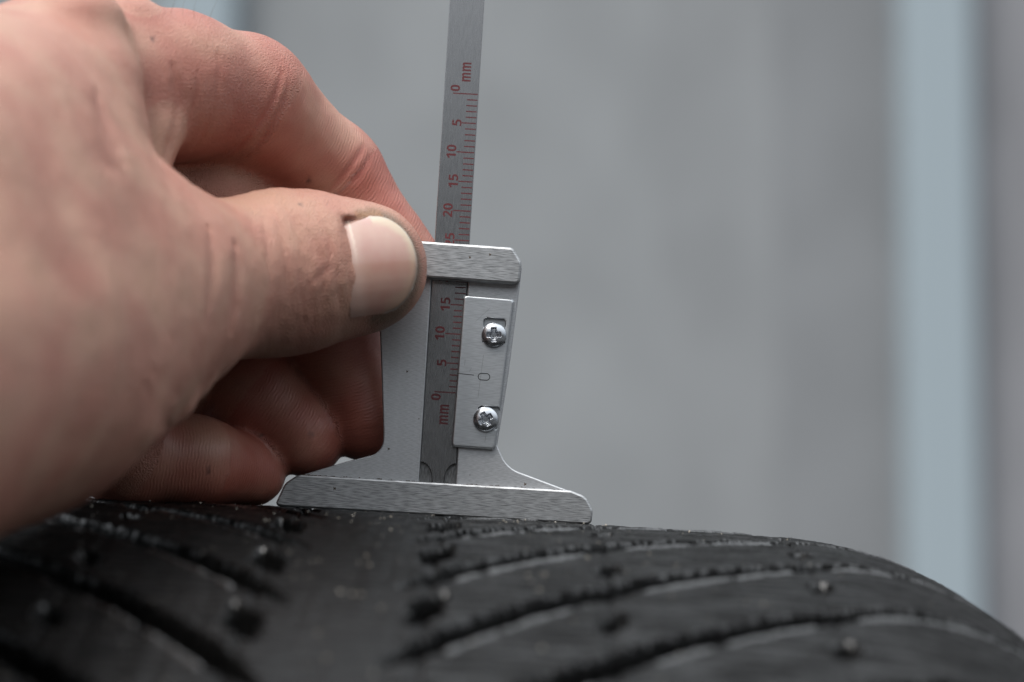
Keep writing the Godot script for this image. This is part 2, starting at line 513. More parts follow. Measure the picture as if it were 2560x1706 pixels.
func tread_patch(rows: PackedFloat32Array, cols: PackedFloat32Array, tyre: Node3D, rubber: Material, wet: Material, split: bool) -> void:
	var w := cols.size()
	var h := rows.size()
	var pos := PackedVector3Array()
	var dep := PackedFloat32Array()
	pos.resize(w * h)
	dep.resize(w * h)
	for j in h:
		for i in w:
			var d := tread_depth(rows[j], cols[i])
			if split:
				var worn := 0.11 * noise_fine.get_noise_2d(rows[j] * 1.0 + cols[i] * 0.5, cols[i] * 0.12) + 0.18 * noise_fine.get_noise_2d(cols[i] * 0.5, rows[j] * 0.03 + 90.0) + 0.10 * noise_fine.get_noise_2d(rows[j] * 2.0, cols[i] * 2.0)
				d += worn
			dep[j * w + i] = d
			pos[j * w + i] = tread_point(rows[j], cols[i], d)
	var nor := PackedVector3Array()
	nor.resize(w * h)
	for j in h:
		for i in w:
			var x := pos[j * w + mini(i + 1, w - 1)] - pos[j * w + maxi(i - 1, 0)]
			var z := pos[mini(j + 1, h - 1) * w + i] - pos[maxi(j - 1, 0) * w + i]
			nor[j * w + i] = z.cross(x).normalized()
	var lists := {}
	for j in h - 1:
		for i in w - 1:
			var v := j * w + i
			var key := -1
			var most := maxf(maxf(dep[v], dep[v + 1]), maxf(dep[v + w], dep[v + w + 1]))
			var least := minf(minf(dep[v], dep[v + 1]), minf(dep[v + w], dep[v + w + 1]))
			if split and most > 1.6:
				key = -2
			elif split and most < 0.8 and least > -0.22:
				key = block_of((rows[j] + rows[j + 1]) * 0.5, (cols[i] + cols[i + 1]) * 0.5)
			if not lists.has(key):
				lists[key] = PackedInt32Array()
			lists[key].append_array(PackedInt32Array([v, v + w + 1, v + w, v, v + 1, v + w + 1]))
	var keys := lists.keys()
	keys.sort()
	var small := PackedInt32Array()
	for key in keys:
		var idx: PackedInt32Array = lists[key]
		if key > 0 and idx.size() < 900:
			small.append_array(idx)
			continue
		if key == -1:
			continue
		if key == -2:
			indexed("tread_groove", idx, pos, nor, tyre, rubber)
			continue
		indexed("centre_rib" if key == 0 else "tread_block", idx, pos, nor, tyre, worn_rubber if key == 0 else rubber)
	if lists.has(-1):
		small.append_array(lists[-1])
	indexed("groove_edge" if split else "tread", small, pos, nor, tyre, wet)


func indexed(called: String, idx: PackedInt32Array, pos: PackedVector3Array, nor: PackedVector3Array, parent: Node, m: Material) -> void:
	var map := {}
	var p := PackedVector3Array()
	var n := PackedVector3Array()
	var ii := PackedInt32Array()
	for v in idx:
		if not map.has(v):
			map[v] = p.size()
			p.append(pos[v] * MM)
			n.append(nor[v])
		ii.append(map[v])
	var arr := []
	arr.resize(Mesh.ARRAY_MAX)
	arr[Mesh.ARRAY_VERTEX] = p
	arr[Mesh.ARRAY_NORMAL] = n
	arr[Mesh.ARRAY_INDEX] = ii
	var mesh := ArrayMesh.new()
	mesh.add_surface_from_arrays(Mesh.PRIMITIVE_TRIANGLES, arr)
	var o := MeshInstance3D.new()
	o.name = called
	o.mesh = mesh
	o.material_override = m
	parent.add_child(o, true)


# ------------------------------------------------------------------ gauge
func brushed(c: Color, rough: float, scale: Vector3, seed_: int, low: float, bump: float) -> StandardMaterial3D:
	var m := material(c, rough, 1.0)
	m.albedo_texture = noise_texture(512, FastNoiseLite.TYPE_SIMPLEX, 0.05, 5, seed_, [[0.0, 0.42, 0.55, 1.0], [grey(low), grey(lerpf(low, 1.0, 0.6)), grey(lerpf(low, 1.0, 0.8)), Color(1, 1, 1)]])
	m.roughness_texture = noise_texture(512, FastNoiseLite.TYPE_SIMPLEX, 0.07, 4, seed_ + 1, [[0.0, 1.0], [grey(0.7), grey(1.0)]])
	m.heightmap_enabled = true
	m.heightmap_texture = noise_texture(512, FastNoiseLite.TYPE_SIMPLEX, 0.06, 5, seed_ + 2)
	m.heightmap_scale = bump
	m.uv1_triplanar = true
	m.uv1_scale = scale
	return m


func heightfield(st: SurfaceTool, w: int, h: int, f: Callable) -> void:
	var p := PackedVector3Array()
	p.resize(w * h)
	for j in h:
		for i in w:
			p[j * w + i] = f.call(i / float(w - 1), j / float(h - 1))
	for j in h:
		for i in w:
			var x := p[j * w + mini(i + 1, w - 1)] - p[j * w + maxi(i - 1, 0)]
			var y := p[mini(j + 1, h - 1) * w + i] - p[maxi(j - 1, 0) * w + i]
			st.set_normal(x.cross(y).normalized())
			st.add_vertex(p[j * w + i] * MM)
	for j in h - 1:
		for i in w - 1:
			var v := j * w + i
			for k in [v, v + w + 1, v + 1, v, v + w, v + w + 1]:
				st.add_index(k)


func print_text(text: String, at: Vector3, size: Vector2, m: Material, parent: Node, called: String) -> void:
	var font := SystemFont.new()
	font.font_names = PackedStringArray(["Droid Sans"])
	font.font_weight = 700
	var t := TextMesh.new()
	t.text = text
	t.font = font
	t.font_size = 48
	t.pixel_size = 2.4 / 48.0 * MM
	t.depth = 0.03 * MM
	t.curve_step = 1.0
	t.horizontal_alignment = HORIZONTAL_ALIGNMENT_CENTER
	t.vertical_alignment = VERTICAL_ALIGNMENT_CENTER
	var o := MeshInstance3D.new()
	o.name = called
	o.mesh = t
	o.material_override = m
	o.position = at * MM
	o.rotation.z = PI / 2
	# size the ink and centre it on the place
	var ink := t.get_aabb()
	var c := ink.position + ink.size / 2.0
	var k := Vector3(size.x * MM / ink.size.x, size.y * MM / ink.size.y, 1.0)
	o.scale = k
	o.position -= Basis(Vector3(0, 0, 1), PI / 2) * Vector3(c.x * k.x, c.y * k.y, 0)
	parent.add_child(o, true)


func build_gauge() -> void:
	var g := Node3D.new()
	g.name = "tread_depth_gauge"
	g.position = Vector3(-12.725, 0.4333, 0) * MM
	g.rotation = Vector3(deg_to_rad(-1.7), 0, deg_to_rad(-3.35))
	add_child(g)
	tag(g, "brushed steel depth gauge with red millimetre scale standing on the tyre", "depth gauge")

	var satin := brushed(Color(0.56, 0.57, 0.585), 0.58, Vector3(26, 420, 60), 51, 0.78, 0.00006)
	var coarse := brushed(Color(0.60, 0.61, 0.62), 0.52, Vector3(12, 260, 60), 61, 0.5, 0.00015)
	var plate := brushed(Color(0.60, 0.62, 0.64), 0.45, Vector3(14, 420, 60), 71, 0.8, 0.00005)
	var steel := brushed(Color(0.37, 0.37, 0.375), 0.3, Vector3(260, 8, 60), 81, 0.92, 0.00002)
	var dull := brushed(Color(0.30, 0.30, 0.30), 0.5, Vector3(200, 20, 60), 91, 0.5, 0.0002)
	var zinc := material(Color(0.50, 0.52, 0.55), 0.22, 1.0)
	zinc.roughness_texture = noise_texture(256, FastNoiseLite.TYPE_SIMPLEX, 0.06, 4, 95, [[0.0, 1.0], [grey(0.5), grey(1.0)]])
	zinc.uv1_triplanar = true
	zinc.uv1_scale = Vector3(300, 300, 300)
	zinc.roughness = 0.38
	var red := material(Color(0.085, 0.006, 0.009), 0.55)
	var black := material(grey(0.02), 0.6)

	# body: a back plate with a cheek on each side of the ruler's channel
	var right := [Vector3(2.88, 45.8, 0), Vector3(2.88, 0.35, 0), Vector3(26.0, 0.35, 0), Vector3(26.05, 1.6, 0), Vector3(25.4, 3.1, 0), Vector3(24.1, 4.75, 0), Vector3(22.3, 5.45, 0), Vector3(11.4, 8.8, 5.0), Vector3(9.5, 12.5, 1.0), Vector3(10.68, 24.6, 0), Vector3(11.75, 40.0, 0), Vector3(11.9, 43.0, 0), Vector3(10.3, 45.8, 0)]
	var left := [Vector3(-3.32, 45.8, 0), Vector3(-11.6, 45.8, 0), Vector3(-12.2, 42, 0), Vector3(-11.7, 32.0, 0), Vector3(-10.85, 24.0, 0), Vector3(-9.85, 13.5, 0), Vector3(-9.75, 10.2, 2.8), Vector3(-16.2, 8.1, 0), Vector3(-23.36, 5.5, 0), Vector3(-25.33, 4.1, 0), Vector3(-26.44, 1.97, 0), Vector3(-26.9, 0.35, 0), Vector3(-3.32, 0.35, 0)]
	var st := start()
	prism(st, rounded(right), -1.25, 0, 0.22)
	commit("cheek", st, satin, g)
	st = start()
	prism(st, rounded(left), -1.25, 0, 0.22)
	commit("cheek", st, satin, g)
	var outline := rounded(right.slice(2)) 
	outline.append_array(rounded(left.slice(1, 12)))
	st = start()
	prism(st, inset_any(outline, 0.06), -2.1, -1.252, 0.0)
	commit("back_plate", st, dull, g)

	st = start()
	prism(st, rounded([Vector3(-12.4, 40.15, 1.0), Vector3(11.72, 39.85, 0.9), Vector3(11.86, 43.6, 2.2), Vector3(10.2, 46.05, 1.2), Vector3(-11.5, 46.35, 1.0)]), 0.01, 2.3, 0.4)
	commit("top_bar", st, coarse, g)
	st = start()
	prism(st, rounded([Vector3(-27.2, 0.0, 0.6), Vector3(26.1, 0.0, 0.9), Vector3(26.2, 2.4, 1.6), Vector3(24.9, 4.6, 2.4), Vector3(22.3, 5.5, 1.2), Vector3(-23.6, 5.5, 2.0), Vector3(-25.7, 3.9, 2.0)]), 0.01, 2.3, 0.32)
	commit("foot_bar", st, coarse, g)

	# ruler with its printed scales
	st = start()
	var tip := PackedVector2Array([Vector2(-3.2, 138), Vector2(-3.25, 9.2)])
	for k in 9:
		tip.append(Vector2(-3.3, 6.0) + Vector2(2.15 * sin(k * PI / 16), 3.0 * cos(k * PI / 16)))
	tip.append_array(PackedVector2Array([Vector2(-1.12, 5.0), Vector2(-1.05, -1.6), Vector2(0.78, -1.6), Vector2(0.8, 5.0)]))
	for k in 9:
		tip.append(Vector2(2.8, 6.0) + Vector2(-1.98 * cos(k * PI / 16), 3.0 * sin(k * PI / 16)))
	tip.append_array(PackedVector2Array([Vector2(2.74, 9.2), Vector2(2.75, 138)]))
	prism(st, tip, -1.1, -0.35, 0.1)
	var ruler := commit("ruler", st, steel, g)
	var face := -0.345
	for k in 27:
		scale_line(ruler, 72.58 - k * 1.018, k, red, face)
		if k <= 20:
			scale_line(ruler, 20.98 + k * 1.002, k, red, face)
	for k in 6:
		var x := -1.32 if k % 2 == 0 else -0.68
		var wide := Vector2(1.1 if k < 2 else 2.35, 1.62)
		print_text(str(k * 5), Vector3(x, 73.5 if k == 0 else 72.58 - k * 5.09, face), wide, red, ruler, "numeral")
		if k < 5:
			print_text(str(k * 5), Vector3(x - 0.05, 20.1 if k == 0 else 20.98 + k * 5.01, face), wide, red, ruler, "numeral")
	print_text("mm", Vector3(0.45, 76.4, face), Vector2(3.3, 1.5), red, ruler, "unit_mark")
	print_text("mm", Vector3(0.2, 17.2, face), Vector2(3.3, 1.5), red, ruler, "unit_mark")

	# pointer plate, slots for the screws sunk into it
	var slots := [Vector3(7.87, 31.75, 2.2), Vector3(7.75, 17.0, 1.9)]
	st = start()
	heightfield(st, 100, 280, func(u: float, v: float) -> Vector3:
		var x0 := lerpf(1.78, 2.3, v)
		var x1 := lerpf(9.18, 10.95, v)
		var y0 := lerpf(11.72, 11.6, u)
		var y1 := lerpf(37.65, 37.45, u)
		var x := lerpf(x0, x1, u)
		var y := lerpf(y0, y1, v)
		var ex := minf(x - x0, x1 - x)
		var ey := minf(y - y0, y1 - y)
		var r := 0.75
		var e := r - Vector2(maxf(r - ex, 0.0), maxf(r - ey, 0.0)).length()
		var z := 1.0
		if e < 0.4:
			var q := clampf((0.4 - e) / 0.4, 0.0, 1.0)
			z = 1.0 - 0.45 * (1.0 - sqrt(maxf(1.0 - q * q, 0.0)))
		if e < 0.02: z = 0.03
		for s in slots:
			var d := Vector2(absf(x - s.x), absf(y - s.y))
			if d.x < 1.85 and d.y < s.z and Vector2(maxf(d.x - 1.35, 0.0), maxf(d.y - s.z + 0.5, 0.0)).length() < 0.5:
				z = 0.06
		return Vector3(x, y, z))
	var pointer := commit("pointer_plate", st, plate, g)
	st = start()
	quad(st, Vector3(2.05, 24.12, 1.012), Vector3(4.88, 23.99, 1.012), Vector3(4.88, 24.13, 1.012), Vector3(2.05, 24.26, 1.012))
	commit("zero_line", st, black, pointer)
	st = start()
	for k in 48:
		var c: Array = []
		for m in 2:
			var t := TAU * (k + m) / 48.0
			for off in [-0.075, 0.075]:
				var hx: float = 0.42 if cos(t) > 0 else -0.42
				c.append(Vector3(6.6 + hx + cos(t) * (0.56 + off), 23.88 + sin(t) * (0.56 + off), 1.012))
		quad(st, c[0], c[1], c[3], c[2])
	for s in [-0.56, 0.56]:
		box(st, Vector3(6.6 - 0.42, 23.88 + s - 0.075, 1.0), Vector3(6.6 + 0.42, 23.88 + s + 0.075, 1.012))
	commit("zero_numeral", st, black, pointer)

	# pits, grime along the joint and scratches from use
	var grime := material(Color(0.075, 0.055, 0.04), 0.8)
	for s in [Vector3(-17.3, 3.5, 2.302), Vector3(-6.5, 24.1, 0.002), Vector3(-8.8, 10.8, 0.002), Vector3(-4.0, 16.2, 0.002), Vector3(5.2, 7.2, 0.002), Vector3(3.0, 43.9, 2.302), Vector3(6.4, 44.6, 2.302), Vector3(14.6, 6.2, 0.002)]:
		st = start()
		var rr := 0.12 + 0.2 * rng.randf()
		for k in 9:
			var t0 := TAU * k / 9.0
			var t1 := TAU * (k + 1) / 9.0
			var r0 := rr * (0.7 + 0.4 * sin(k * 2.4))
			var r1 := rr * (0.7 + 0.4 * sin(((k + 1) % 9) * 2.4))
			tri(st, s + Vector3(0, 0, 0.03), s + Vector3(cos(t0) * r0, sin(t0) * r0 * 1.3, 0), s + Vector3(cos(t1) * r1, sin(t1) * r1 * 1.3, 0))
		commit("pit", st, grime, g)
	st = start()
	for k in 170:
		var x := rng.randf_range(-23.0, 21.5)
		if x > -3.4 and x < 3.0: continue
		var wd := rng.randf_range(0.05, 0.5)
		var hg := 0.04 + 0.22 * pow(rng.randf(), 2.5)
		quad(st, Vector3(x - wd, 5.42, 0.004), Vector3(x + wd, 5.42, 0.004), Vector3(x + wd * 0.6, 5.52 + hg, 0.004), Vector3(x - wd * 0.5, 5.52 + hg * 0.7, 0.004))
	tag(commit("grime", st, grime, g), "", "", "", "stuff")
	for s in [[5.8, 20.3, 6.3, 27.6], [3.2, 25.6, 3.25, 26.6], [4.1, 24.6, 4.4, 25.3], [7.4, 12.8, 7.6, 14.9], [4.6, 33.2, 6.9, 35.6]]:
		st = start()
		quad(st, Vector3(s[0] - 0.02, s[1], 1.008), Vector3(s[0] + 0.02, s[1], 1.008), Vector3(s[2] + 0.02, s[3], 1.008), Vector3(s[2] - 0.02, s[3], 1.008))
		commit("scratch", st, dull, pointer)

	# two cross-head screws
	var screw: MeshInstance3D
	st = start()
	heightfield(st, 145, 56, func(u: float, v: float) -> Vector3:
		var t := -u * TAU
		var r := 2.14 * (1.0 - v)
		var x := r * cos(t)
		var y := r * sin(t)
		var q := r / 2.14
		var z := 0.28 + 0.95 * sqrt(maxf(1.0 - pow(q, 2.6), 0.0))
		if v < 0.001: z = 0.0
		var deep := 0.0
		for k in 2:
			var along := absf(x if k == 0 else y)
			var over := absf(y if k == 0 else x)
			var half := 0.40 + 0.05 * noise_fine.get_noise_2d(x * 3.0, y * 3.0)
			deep = maxf(deep, (1.0 - smoothstep(half - 0.12, half + 0.1, over)) * (1.0 - smoothstep(1.0, 1.28, along)))
		var core := 1.0 - smoothstep(0.45, 0.85, r)
		return Vector3(x, y, z - deep * 0.75 - core * 0.35))
	screw = commit("screw", st, zinc, g)
	screw.position = Vector3(7.86, 31.04, 1.0) * MM
	screw.rotation.z = deg_to_rad(4)
	var other := screw.duplicate()
	other.name = "screw_001"
	g.add_child(other, true)
	other.position = Vector3(7.31, 16.67, 1.0) * MM
	other.rotation.z = deg_to_rad(33)


func inset_any(poly: PackedVector2Array, by: float) -> PackedVector2Array:
	var out := Geometry2D.offset_polygon(poly, -by)
	return out[0] if out.size() else poly


func scale_line(ruler: Node, y: float, k: int, m: Material, face: float) -> void:
	var x0 := 0.78
	if k % 5 == 0: x0 = 0.18 if k % 2 else -0.45
	if k == 0: x0 = -1.68
	var st := start()
	quad(st, Vector3(x0, y - 0.1, face), Vector3(2.62, y - 0.1, face), Vector3(2.62, y + 0.1, face), Vector3(x0, y + 0.1, face))
	commit("scale_line", st, m, ruler)


# ------------------------------------------------------------------ hand
var b_a := PackedVector3Array()
var b_d := PackedVector3Array()
var b_il := PackedFloat32Array()
var b_r := PackedFloat32Array()
var b_dr := PackedFloat32Array()
var g_from := PackedInt32Array()
var g_to := PackedInt32Array()
var g_k := PackedFloat32Array()
var g_join := PackedFloat32Array()
var g_near := 0
var nail_c := NAIL_ROOT


func group_distance(p: Vector3, g: int) -> float:
	var d := 1e9
	var k := g_k[g]
	for b in range(g_from[g], g_to[g]):
		var pa := p - b_a[b]
		var t := clampf(pa.dot(b_d[b]) * b_il[b], 0.0, 1.0)
		var c := (pa - b_d[b] * t).length() - b_r[b] - b_dr[b] * t
		var h := k - absf(d - c)
		d = minf(d, c)
		if h > 0.0:
			d -= h * h / (4.0 * k)
	return d


func nail_drop(u: float, v: float) -> float:
	return 11.5 - sqrt(maxf(132.25 - v * v, 1.0)) + u * u * 0.006


func field(p: Vector3, act: PackedInt32Array) -> float:
	var tot := 1e9
	for g in act:
		var d := group_distance(p, g)
		var k := g_join[g]
		var h := k - absf(tot - d)
		tot = minf(tot, d)
		if h > 0.0:
			tot -= h * h / (4.0 * k)
	var q := p - nail_c
	if q.length_squared() < 330.0:
		var u := q.dot(NAIL_A)
		var v := q.dot(NAIL_W)
		var hh := q.dot(NAIL_N)
		var side := absf(v) - 7.95
		if u > 4.5:
			side = (sqrt(v * v / 64.8 + (u - 4.5) * (u - 4.5) / 42.0) - 1.0) * 6.5
		var cut := maxf(maxf(side, -u - 0.3), -nail_drop(u, v) - 0.35 - hh)
		# carve the bed out of the thumb
		var e := 0.5 - absf(tot + cut)
		tot = maxf(tot, -cut)
		if e > 0.0:
			tot += e * e / 2.0
	return tot


func build_hand() -> void:
	for g in HAND.size():
		var row: Array = HAND[g]
		g_from.append(b_a.size())
		g_k.append(row[1])
		g_join.append(row[2])
		var pts: Array = row[3]
		var rad: Array = row[4]
		for i in maxi(pts.size() - 1, 1):
			var j := mini(i + 1, pts.size() - 1)
			b_a.append(pts[i])
			b_d.append(pts[j] - pts[i])
			b_il.append(1.0 / maxf((pts[j] - pts[i]).length_squared(), 1e-6))
			b_r.append(rad[i])
			b_dr.append(rad[j] - rad[i])
		g_to.append(b_a.size())
	var all := PackedInt32Array(range(HAND.size()))
	var H := 0.68
	var NB := 8
	var size := H * NB
	var lo := Vector3(-170, -26, -32)
	var hi := Vector3(6, 96, 170)
	var reach := size * 0.87
	var nx := int((hi.x - lo.x) / size)
	var ny := int((hi.y - lo.y) / size)
	var nz := int((hi.z - lo.z) / size)
	var stride_y := nx * NB + 4
	var stride_z := stride_y * (ny * NB + 4)
	var cell_vertex := {}
	var verts := PackedVector3Array()
	var owner_list: Array = []
	var v_act := PackedInt32Array()
	var edge_cell := PackedInt64Array()
	var edge_dir := PackedInt32Array()
	var M := NB + 1
	var vals := PackedFloat32Array()
	vals.resize(M * M * M)
	for bz in nz:
		for by in ny:
			for bx in nx:
				var c0 := lo + Vector3(bx, by, bz) * size
				var mid := c0 + Vector3.ONE * (size / 2)
				var near := 1e9
				var ds := PackedFloat32Array()
				for g in all:
					var d := group_distance(mid, g)
					ds.append(d)
					near = minf(near, d)
				if near > reach + 14.0 or near < -reach - 14.0:
					continue
				var act := PackedInt32Array()
				for g in all:
					if ds[g] < near + 2.0 * reach + g_join[g] + 8.0:
						act.append(g)
				var dm := field(mid, act)
				if absf(dm) > reach + 0.8:
					continue
				vals.fill(INF)
				var act_id := -1
				for sz in NB / 2:
					for sy in NB / 2:
						for sx in NB / 2:
							var sc := c0 + Vector3(sx * 2 + 1, sy * 2 + 1, sz * 2 + 1) * H
							var si := ((sz * 2 + 1) * M + sy * 2 + 1) * M + sx * 2 + 1
							var dv := vals[si]
							if dv == INF:
								dv = field(sc, act)
								vals[si] = dv
							if absf(dv) > H * 2.1:
								continue
							for k in 8:
								var ix := sx * 2 + (k & 1)
								var iy := sy * 2 + ((k >> 1) & 1)
								var iz := sz * 2 + ((k >> 2) & 1)
								var inside := 0
								var cv := PackedFloat32Array()
								for q in 8:
									var vi := ((iz + (q >> 2)) * M + iy + ((q >> 1) & 1)) * M + ix + (q & 1)
									var vv := vals[vi]
									if vv == INF:
										vv = field(c0 + Vector3(ix + (q & 1), iy + ((q >> 1) & 1), iz + (q >> 2)) * H, act)
										vals[vi] = vv
									cv.append(vv)
									if vv < 0.0: inside += 1
								if inside == 0 or inside == 8:
									continue
								var sum := Vector3.ZERO
								var count := 0
								for ax in 3:
									for q in 8:
										if q & (1 << ax): continue
										var a := cv[q]
										var b := cv[q | (1 << ax)]
										if (a < 0.0) == (b < 0.0): continue
										var t := a / (a - b)
										var pt := Vector3(q & 1, (q >> 1) & 1, q >> 2)
										pt[ax] += t
										sum += pt
										count += 1
								var gx := bx * NB + ix
								var gy := by * NB + iy
								var gz := bz * NB + iz
								var cid := gx + gy * stride_y + gz * stride_z
								cell_vertex[cid] = verts.size()
								verts.append(c0 + (Vector3(ix, iy, iz) + sum / count) * H)
								if act_id < 0:
									act_id = owner_list.size()
									owner_list.append(act)
								v_act.append(act_id)
								for ax in 3:
									var b2 := cv[1 << ax]
									if (cv[0] < 0.0) != (b2 < 0.0):
										edge_cell.append(cid)
										edge_dir.append(ax * 2 + (1 if cv[0] < 0.0 else 0))
	var index := PackedInt32Array()
	var steps := [1, stride_y, stride_z]
	for e in edge_cell.size():
		var ax := edge_dir[e] / 2
		var u: int = steps[(ax + 1) % 3]
		var v: int = steps[(ax + 2) % 3]
		var c := edge_cell[e]
		var q := [c, c - u, c - u - v, c - v]
		if not (cell_vertex.has(q[1]) and cell_vertex.has(q[2]) and cell_vertex.has(q[3])):
			continue
		var i0: int = cell_vertex[q[0]]
		var i1: int = cell_vertex[q[1]]
		var i2: int = cell_vertex[q[2]]
		var i3: int = cell_vertex[q[3]]
		if edge_dir[e] & 1:
			index.append_array(PackedInt32Array([i0, i2, i1, i0, i3, i2]))
		else:
			index.append_array(PackedInt32Array([i0, i1, i2, i0, i2, i3]))

	# creases, colour, palm-side ridges
	var n := verts.size()
	var seam := PackedByteArray()
	seam.resize(n)
	for i in n:
		var d1 := 1e9
		var d2 := 1e9
		for g in owner_list[v_act[i]]:
			var d := group_distance(verts[i], g)
			if d < d1:
				d2 = d1
				d1 = d
			elif d < d2:
				d2 = d
		if d2 - d1 < 0.75: seam[i] = 1
	for pass_ in 9:
		var sum := PackedVector3Array()
		var num := PackedInt32Array()
		sum.resize(n)
		num.resize(n)
		for t in range(0, index.size(), 3):
			for k in 3:
				var a := index[t + k]
				sum[a] += verts[index[t + (k + 1) % 3]] + verts[index[t + (k + 2) % 3]]
				num[a] += 2
		for i in n:
			if num[i] and (pass_ < 3 or seam[i]): verts[i] = verts[i].lerp(sum[i] / num[i], 0.55)
	var normal := PackedVector3Array()
	normal.resize(n)
	for t in range(0, index.size(), 3):
		var a := index[t]
		var b := index[t + 1]
		var c := index[t + 2]
		var f := (verts[c] - verts[a]).cross(verts[b] - verts[a])
		normal[a] += f
		normal[b] += f
		normal[c] += f
	var boxes: Array = []
	for cr in CREASES:
		var bb := AABB(cr[3][0], Vector3.ZERO)
		for p in cr[3]: bb = bb.expand(p)
		boxes.append(bb.grow(cr[1] * 3.0))
	var red := PackedFloat32Array()
	red.resize(n)
	var moved := verts.duplicate()
	for i in n:
		var p := verts[i]
		var nn := normal[i].normalized()
		var down := 0.0
		var rd := 0.0
		for k in boxes.size():
			var bb: AABB = boxes[k]
			if not bb.has_point(p): continue
			var cr: Array = CREASES[k]
			var line: Array = cr[3]
			var best := 1e9
			for s in line.size() - 1:
				var a: Vector3 = line[s]
				var ab: Vector3 = line[s + 1] - a
				if ab.length_squared() > 400.0: continue
				var t := clampf((p - a).dot(ab) / ab.length_squared(), 0.0, 1.0)
				var taper := 1.0
				if s == 0: taper = clampf(t * 2.0, 0.35, 1.0)
				if s == line.size() - 2: taper = clampf((1.0 - t) * 2.0, 0.35, 1.0)
				best = minf(best, (p - a - ab * t).length() / taper)
			best += 0.12 * noise_fine.get_noise_3dv(p * 0.7)
			var w: float = cr[1]
			var g := exp(-best * best / (w * w))
			down += cr[0] * (g * 1.25 - 0.25 * exp(-best * best / (w * w * 6.0)))
			rd = maxf(rd, cr[2] * g)
		# fine folds across the thumb's knuckle
		var tq := p - nail_c
		var tu := tq.dot(NAIL_A)
		if tu < -0.5 and tu > -22.0 and tq.length_squared() < 700.0:
			var zone := smoothstep(-0.5, -2.5, tu) * smoothstep(-22.0, -14.0, tu)
			var tv := tq.dot(NAIL_W)
			down += zone * (0.11 * noise_fine.get_noise_3d(tu * 1.1 + 0.6 * noise.get_noise_1d(tv * 2.0), tv * 0.16, 3.0) + 0.09 * noise_fine.get_noise_3d(tu * 0.9, tv * 0.7, 9.0))
		down += 0.22 * noise.get_noise_3dv(p * 1.1)
		red[i] = rd
		moved[i] = p - nn * down
	verts = moved
	normal.fill(Vector3.ZERO)
	for t in range(0, index.size(), 3):
		var a := index[t]
		var b := index[t + 1]
		var c := index[t + 2]
		var f := (verts[c] - verts[a]).cross(verts[b] - verts[a])
		normal[a] += f
		normal[b] += f
		normal[c] += f
	var color := PackedColorArray()
	color.resize(n)
	var uv := PackedVector2Array()
	uv.resize(n)
	var ridged := PackedByteArray()
	ridged.resize(n)
	var whose := PackedByteArray()
	whose.resize(n)
	var finger := {}
	for g in HAND.size():
		if HAND[g][0] in ["index", "middle", "ring", "pinky"]:
			finger[g] = true
	for i in n:
		normal[i] = normal[i].normalized()
		var p := verts[i]
		var act: PackedInt32Array = owner_list[v_act[i]]
		var best := 1e9
		var who := 0
		for g in act:
			var d := group_distance(p, g)
			if d < best:
				best = d
				who = g
		whose[i] = who
		var pink := 0.0
		if finger.has(who):
			var last := g_to[who] - 1
			var from := 0.0
			var nearest := 1e9
			var along := 0.0
			var across := 0.0
			var bone := last
			var run := 0.0
			for b in range(g_from[who], g_to[who]):
				var ln := b_d[b].length()
				var axis := b_d[b] / ln
				var s := (p - b_a[b]).dot(axis)
				var off := maxf(maxf(-s, s - ln), 0.0)
				var dd := (p - b_a[b] - axis * clampf(s, 0.0, ln)).length() - b_r[b] - b_dr[b] * clampf(s / ln, 0.0, 1.0)
				if dd < nearest:
					nearest = dd
					bone = b
					along = run + s
					across = (p - b_a[b]).dot(axis.cross(Vector3(0, 0, 1)).normalized())
				run += ln
			pink = (0.7 if bone == last else 0.45)
			uv[i] = Vector2((along + (across * across * 0.04 if bone == last else 0.0) + 0.4 * noise.get_noise_3dv(p * 0.8)) / 4.6, across / 9.0)
			if normal[i].z > -0.25 and bone >= last - 1:
				ridged[i] = 1
		var blot := noise.get_noise_3dv(p * 0.7 + Vector3(40, 0, 0))
		var base := Color(0.475, 0.258, 0.187).lerp(Color(0.365, 0.118, 0.085), clampf(pink + 0.55 * blot + 0.15, 0.0, 1.0))
		base = base.lerp(Color(0.46, 0.285, 0.197), clampf(-blot * 0.9, 0.0, 0.5) * (1.0 - pink))
		base = base.lerp(Color(0.42, 0.13, 0.10), red[i])
		# work dirt caught round the nail
		var q := p - nail_c
		if q.length_squared() < 330.0:
			var u := q.dot(NAIL_A)
			var v := q.dot(NAIL_W)
			var side := absf(v) - 7.95
			if u > 4.5:
				side = (sqrt(v * v / 64.8 + (u - 4.5) * (u - 4.5) / 42.0) - 1.0) * 6.5
			var gr := 0.5 + 0.5 * noise_fine.get_noise_3dv(p * 2.2)
			var dirt := (1.0 - smoothstep(0.3, 2.3, absf(side))) * smoothstep(1.2, 3.8, u + 0.4 * (gr - 0.5)) * (0.35 + 0.8 * gr)
			base = base.lerp(Color(0.15, 0.105, 0.065), clampf(dirt * 1.25, 0.0, 0.9))
			if v > 4.0 and u > 2.2 and u < 7.0:
				base = base.lerp(Color(0.34, 0.16, 0.055), (1.0 - smoothstep(0.0, 1.3, absf(side - 0.4))) * 0.5)
		for s in SPECKS:
			var ds: Vector3 = (p - s) * Vector3(1.0, 0.6, 0.5)
			base = base.lerp(Color(0.05, 0.03, 0.025), 0.8 * (1.0 - smoothstep(0.15, 0.45, ds.length())))
		color[i] = base
	var part := [PackedInt32Array(), PackedInt32Array()]
	for t in range(0, index.size(), 3):
		var k := ridged[index[t]] + ridged[index[t + 1]] + ridged[index[t + 2]]
		# no ridge pattern across a crevice between two fingers
		if whose[index[t]] != whose[index[t + 1]] or whose[index[t]] != whose[index[t + 2]]: k = 0
		part[1 if k == 3 else 0].append_array(index.slice(t, t + 3))
	for i in n:
		verts[i] *= MM
	var mesh := ArrayMesh.new()
